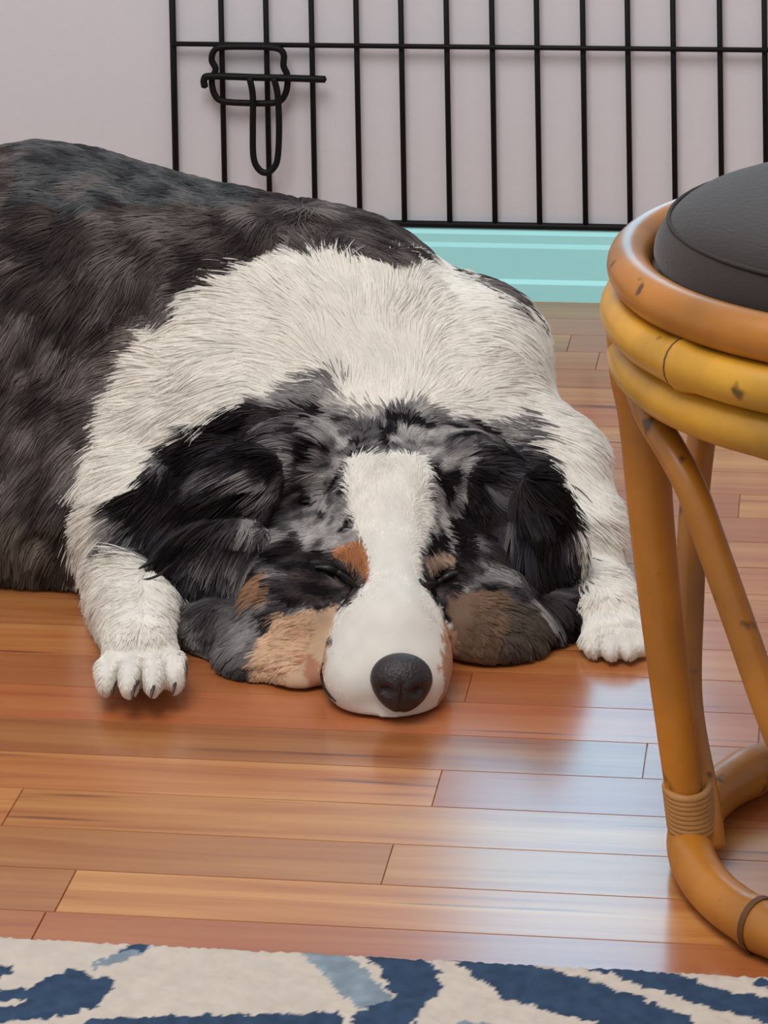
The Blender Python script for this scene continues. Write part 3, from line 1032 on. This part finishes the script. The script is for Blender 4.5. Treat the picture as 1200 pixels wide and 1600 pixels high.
def build_dog():
    fur_m = fur_material()
    base = atd(500, 900, 2.02)
    dog = empty('dog', (float(base[0]), float(base[1]), 0))
    tag(dog, 'sleeping merle dog with a white ruff, its muzzle and paws flat on the wood floor', 'dog')
    me = bpy.data.meshes.new('body')
    me.from_pydata(BV.tolist(), [], BF.tolist())
    me.update()
    col = coat(BV, 3.0)
    a = me.attributes.new('coat', 'FLOAT_COLOR', 'POINT')
    a.data.foreach_set('color', np.column_stack([col, np.ones(len(col))]).astype('f').ravel())
    link('body', me, dog, [fur_m])
    # ---- roots
    T = np.concatenate([BF[:, [0, 1, 2]], BF[:, [0, 2, 3]]])
    A_, B_, C_ = BV[T[:, 0]], BV[T[:, 1]], BV[T[:, 2]]
    nr = np.cross(B_ - A_, C_ - A_)
    ar = np.linalg.norm(nr, axis=1) * .5
    vn = np.zeros_like(BV)
    for k in range(3):
        for i in range(3):
            vn[:, i] += np.bincount(T[:, k], nr[:, i], len(BV))
    # smooth normals a little
    vn /= np.linalg.norm(vn, axis=1, keepdims=True) + 1e-12
    vn = relax(vn, BF, 3, .6)
    vn /= np.linalg.norm(vn, axis=1, keepdims=True) + 1e-12
    cen = (A_ + B_ + C_) / 3
    cpx, cpy = project(cen)
    toward = ((CAM - cen) * nr).sum(1) / (np.linalg.norm(CAM - cen, axis=1) * (ar * 2 + 1e-12))
    headish = (cpx > 440) & (cpx < 740) & (cpy > 680) & (depth(cen) < 2.0)
    paws = ((cpy > 960) & (depth(cen) < 1.93))
    dens = np.where(headish | paws, 5.0, 1.4)
    dens *= np.where(toward > -.25, 1.0, .25)
    dens *= np.where(cpx < -60, .3, 1.0)
    dens[(cen[:, 2] < .004)] = 0
    wgt = ar * dens
    NS = FUR_N
    tri = RNG.choice(len(T), NS, p=wgt / wgt.sum())
    u, v = RNG.random(NS), RNG.random(NS)
    fl = u + v > 1
    u[fl], v[fl] = 1 - u[fl], 1 - v[fl]
    P = A_[tri] + (B_ - A_)[tri] * u[:, None] + (C_ - A_)[tri] * v[:, None]
    n = vn[T[tri, 0]] * (1 - u - v)[:, None] + vn[T[tri, 1]] * u[:, None] + vn[T[tri, 2]] * v[:, None]
    n /= np.linalg.norm(n, axis=1, keepdims=True) + 1e-12
    px, py, G = groom(P)
    # leave the nose tip bare
    npx, npy = 627, 1063
    keep = ~((((px - npx) / 44) ** 2 + ((py - npy) / 46) ** 2 < 1) & (depth(P) < 1.84))
    P, n, px, py, G = P[keep], n[keep], px[keep], py[keep], G[keep]
    NS = len(P)
    col = coat(P)
    flow = RT[None] * G[:, :1] - UP[None] * G[:, 1:2]
    ang = (VN[5](P, 45) - .5) * 1.3 + (VN[1](P, 110) - .5) * .8
    muz = inpoly(px, py, MUZ) & (depth(P) < 2.0)
    ang = np.where(muz, ang * .3, ang)
    t = flow - n * (flow * n).sum(1, keepdims=True)
    t /= np.linalg.norm(t, axis=1, keepdims=True) + 1e-9
    b = np.cross(n, t)
    t = t * np.cos(ang)[:, None] + b * np.sin(ang)[:, None]
    Ln = G[:, 2] * RNG.uniform(.65, 1.1, NS) * (0.8 + .4 * VN[3](P, 60))
    lift = G[:, 3] * RNG.uniform(.7, 1.3, NS) * np.where(col.mean(1) > .5, .75, 1.0)
    K = 7
    S = np.linspace(0, 1, K)
    step = np.zeros((NS, K, 3))
    pos = np.zeros((NS, K, 3))
    pos[:, 0] = P - n * .0006
    d0 = t + n * lift[:, None] * 1.6
    rnd = RNG.normal(0, 1, (NS, 3))
    for k in range(1, K):
        s = S[k]
        d = t * (1.0) + n * (lift * (1.5 - 1.7 * s))[:, None] + rnd * .07 * s
        d[:, 2] -= .25 * s * np.clip(Ln / .03, 0, 1)
        d /= np.linalg.norm(d, axis=1, keepdims=True)
        pos[:, k] = pos[:, k - 1] + d * (Ln / (K - 1))[:, None]
    # clumping by a jittered lattice: strands are drawn to their tuft's mean line
    for size, amt in ((.0075, .55), (.0032, .35)):
        jit = P + (np.stack([VN[q](P, 90) for q in (0, 1, 2)], 1) - .5) * size
        cell = np.floor(jit / size).astype(np.int64)
        key = (cell[:, 0] * 73856093) ^ (cell[:, 1] * 19349663) ^ (cell[:, 2] * 83492791)
        uq, inv = np.unique(key, return_inverse=True)
        cnt = np.bincount(inv)
        # tufts vary in length and bearing
        tl = np.random.default_rng(5).uniform(.8, 1.15, len(uq))
        for k in range(1, K):
            mean = np.stack([np.bincount(inv, pos[:, k, i]) / cnt for i in range(3)], 1)[inv]
            w = (amt * S[k] ** 1.3) * np.where(muz, .3, 1.0) * np.where(col.mean(1) > .5, .4, 1.0)
            pos[:, k] = pos[:, k] * (1 - w[:, None]) + mean * w[:, None]
        tone = np.random.default_rng(8).uniform(.86, 1.1, len(uq))[inv]
        tone = np.where(col.mean(1) > .5, 1 + (tone - 1) * .25, tone)
        col = col * tone[:, None]
    pos[:, :, 2] = np.maximum(pos[:, :, 2], .0012 + .0006 * RNG.random((NS, 1)))
    col = np.clip(col, .003, .93)
    r0 = np.where(Ln < .009, .00022, np.where(col.mean(1) > .5, .00055, .00036))
    rad = r0[:, None] * (1 - S[None] ** 2 * .82)
    # split into the coat's parts
    epx = px
    isear_l = (depth(P) < 2.0) & inpoly(px, py, [(180, 960), (190, 820), (250, 700), (370, 640), (470, 660), (470, 760), (430, 880), (400, 960), (400, 1090), (290, 1090), (270, 960)]) & (P[:, 2] > .0)
    isear_r = (depth(P) < 2.0) & inpoly(px, py, [(735, 680), (820, 680), (900, 760), (920, 900), (905, 1070), (840, 1060), (850, 960), (790, 900), (740, 840)])
    ishead = (depth(P) < 2.03) & inpoly(px, py, [(400, 650), (500, 620), (720, 620), (830, 680), (900, 1100), (400, 1100)]) & ~isear_l & ~isear_r
    dark = col.mean(1) < .33
    inb = inpoly(px, py, BACK_P)
    groups = [('ear_fur', isear_l, 'shaggy black and grey fur on the ear at the picture\'s left'),
              ('ear_fur', isear_r & ~isear_l, 'black and grey fur on the ear at the picture\'s right'),
              ('face_fur', ishead, 'short face fur, white blaze between merle and tan patches'),
              ]
    rest = ~(isear_l | isear_r | ishead)
    groups += [('back_fur', rest & inb, 'long dark grey merle fur of the back'), ('ruff_fur', rest & ~inb, 'long white fur of the ruff and forelegs')]
    for name, msk, lab in groups:
        ii = np.nonzero(msk)[0]
        if not len(ii): continue
        cu = bpy.data.hair_curves.new(name)
        cu.add_curves([K] * len(ii))
        cu.points.foreach_set('position', pos[ii].astype('f').ravel())
        ra = cu.attributes.get('radius') or cu.attributes.new('radius', 'FLOAT', 'POINT')
        ra.data.foreach_set('value', rad[ii].astype('f').ravel())
        ca = cu.attributes.new('coat', 'FLOAT_COLOR', 'CURVE')
        ca.data.foreach_set('color', np.column_stack([col[ii], np.ones(len(ii))]).astype('f').ravel())
        cu.materials.append(fur_m)
        o = bpy.data.objects.new(name, cu)
        C.objects.link(o)
        o.parent = dog
        o.location = -Vector(dog.location)
        o['label'] = lab
    # ---- nose
    nm = plain('nose_leather', (38, 29, 31), .42, .5, .5, 500)
    c = atd(627, 1065, 1.779)
    s = px2m(1.785)
    n1, n2 = 40, 24
    vs, fs = [], []
    r_ax, u_ax = axes2d(-3)[0], axes2d(-3)[1]
    for i in range(n2 + 1):
        ph = math.pi * i / n2
        for k in range(n1):
            th = 2 * math.pi * k / n1
            x = math.sin(ph) * math.cos(th); y = math.sin(ph) * math.sin(th); z = math.cos(ph)   # z toward the viewer
            sx, sy = 48, 47
            X = x * sx * (1 + .10 * (y > -0.1) * min(1, y + .1) * 1.0 - .16 * max(0, -y))
            Yy = y * sy * (1 - .08 * (y > 0))
            dep = z * .014
            # nostrils and groove
            for sg in (-1, 1):
                q = ((x - sg * .50) / .20) ** 2 + ((y + .05 - sg * 0) / .17) ** 2
                dep -= .005 * math.exp(-q) * (z > 0)
            dep -= .0015 * math.exp(-(x / .07) ** 2) * (z > 0) * (y < .3)
            p = c + r_ax * X * s + u_ax * Yy * s + -axes2d(0)[2] * dep
            vs.append(p)
    for i in range(n2):
        for k in range(n1):
            k2 = (k + 1) % n1
            fs.append((i * n1 + k, i * n1 + k2, (i + 1) * n1 + k2, (i + 1) * n1 + k))
    MB().add(vs, fs).build('nose', nm, dog)
    # ---- closed eyes, mouth, claws
    from mathutils.bvhtree import BVHTree
    bvh = BVHTree.FromPolygons(BV.tolist(), BF.tolist())

    def on(px_, py_, off=.002):
        d_ = ray(px_, py_)
        hit = bvh.ray_cast(Vector(CAM), Vector(d_).normalized())
        if hit[0] is None: return None
        return np.array(hit[0]) - d_ / np.linalg.norm(d_) * off
    lid = plain('eyelid_skin', (20, 15, 16), .4)

    def line(name, pts, r, mat, off=.003, lab=None):
        q = [on(*p, off) for p in pts]
        q = [a for a in q if a is not None]
        if len(q) < 2: return
        q = catmull(q, 6)
        m_ = len(q)
        rad_ = [r * (.35 + .65 * math.sin(math.pi * (k + .5) / m_)) for k in range(m_)]
        MB().tube(q, rad_, 10).build(name, mat, dog)
    line('eyelid', [(492, 886), (512, 888), (534, 897), (552, 912), (560, 916)], .0022, lid, .0035)
    line('eyelid', [(656, 905), (664, 915), (680, 912), (700, 900), (716, 894)], .0022, lid, .0035)
    line('mouth', [(505, 1036), (503, 1056), (510, 1078), (524, 1096)], .0012, lid, .002)
    lip_shade = plain('lip_and_contact_shade', (44, 30, 28), .5)  # dark lip line and the muzzle's contact shadow, drawn as one tube
    MB().tube(catmull([atz(x, y, .0016) for x, y in ((516, 1088), (536, 1101), (572, 1111), (620, 1115), (660, 1110), (684, 1096))], 6), [.0006 + .0013 * math.sin(math.pi * (k + .5) / 31) for k in range(31)], 8).build('lip_shade', lip_shade, dog)
    lock = plain('dark_hair_lock', (30, 24, 26), .5)
    for pts in (((275, 850, 1.925), (232, 880, 1.915), (190, 908, 1.90), (162, 934, 1.89)), ((268, 868, 1.925), (225, 895, 1.91), (196, 915, 1.90), (170, 930, 1.89)), ((300, 850, 1.92), (270, 880, 1.91), (245, 900, 1.90), (215, 908, 1.895))):
        q = catmull([atd(*p_) for p_ in pts], 8)
        MB().tube(q, [.0013 * (1 - k / len(q)) ** .7 + .0002 for k in range(len(q))], 6).build('hair_lock', lock, dog)
    cl = plain('claw_horn', (60, 40, 36), .35)
    for (x, y, Y) in ((176, 1076, 1.795), (208, 1080, 1.78), (238, 1078, 1.778), (272, 1072, 1.79), (925, 1022, 1.862), (952, 1028, 1.853), (982, 1028, 1.853), (1002, 1018, 1.862)):
        p = atd(x, y, Y)
        p[2] = max(p[2], .006)
        q = [p + np.array([0, .010, .0015]), p + np.array([0, .004, .001]), p + np.array([0, -.001, -.0015]), p + np.array([0, -.003, -.0035])]
        MB().tube(catmull(q, 4), [.0018 - .0014 * k / 12 for k in range(13)], 8).build('claw', cl, dog)


FUR_N = 420000
build_dog()
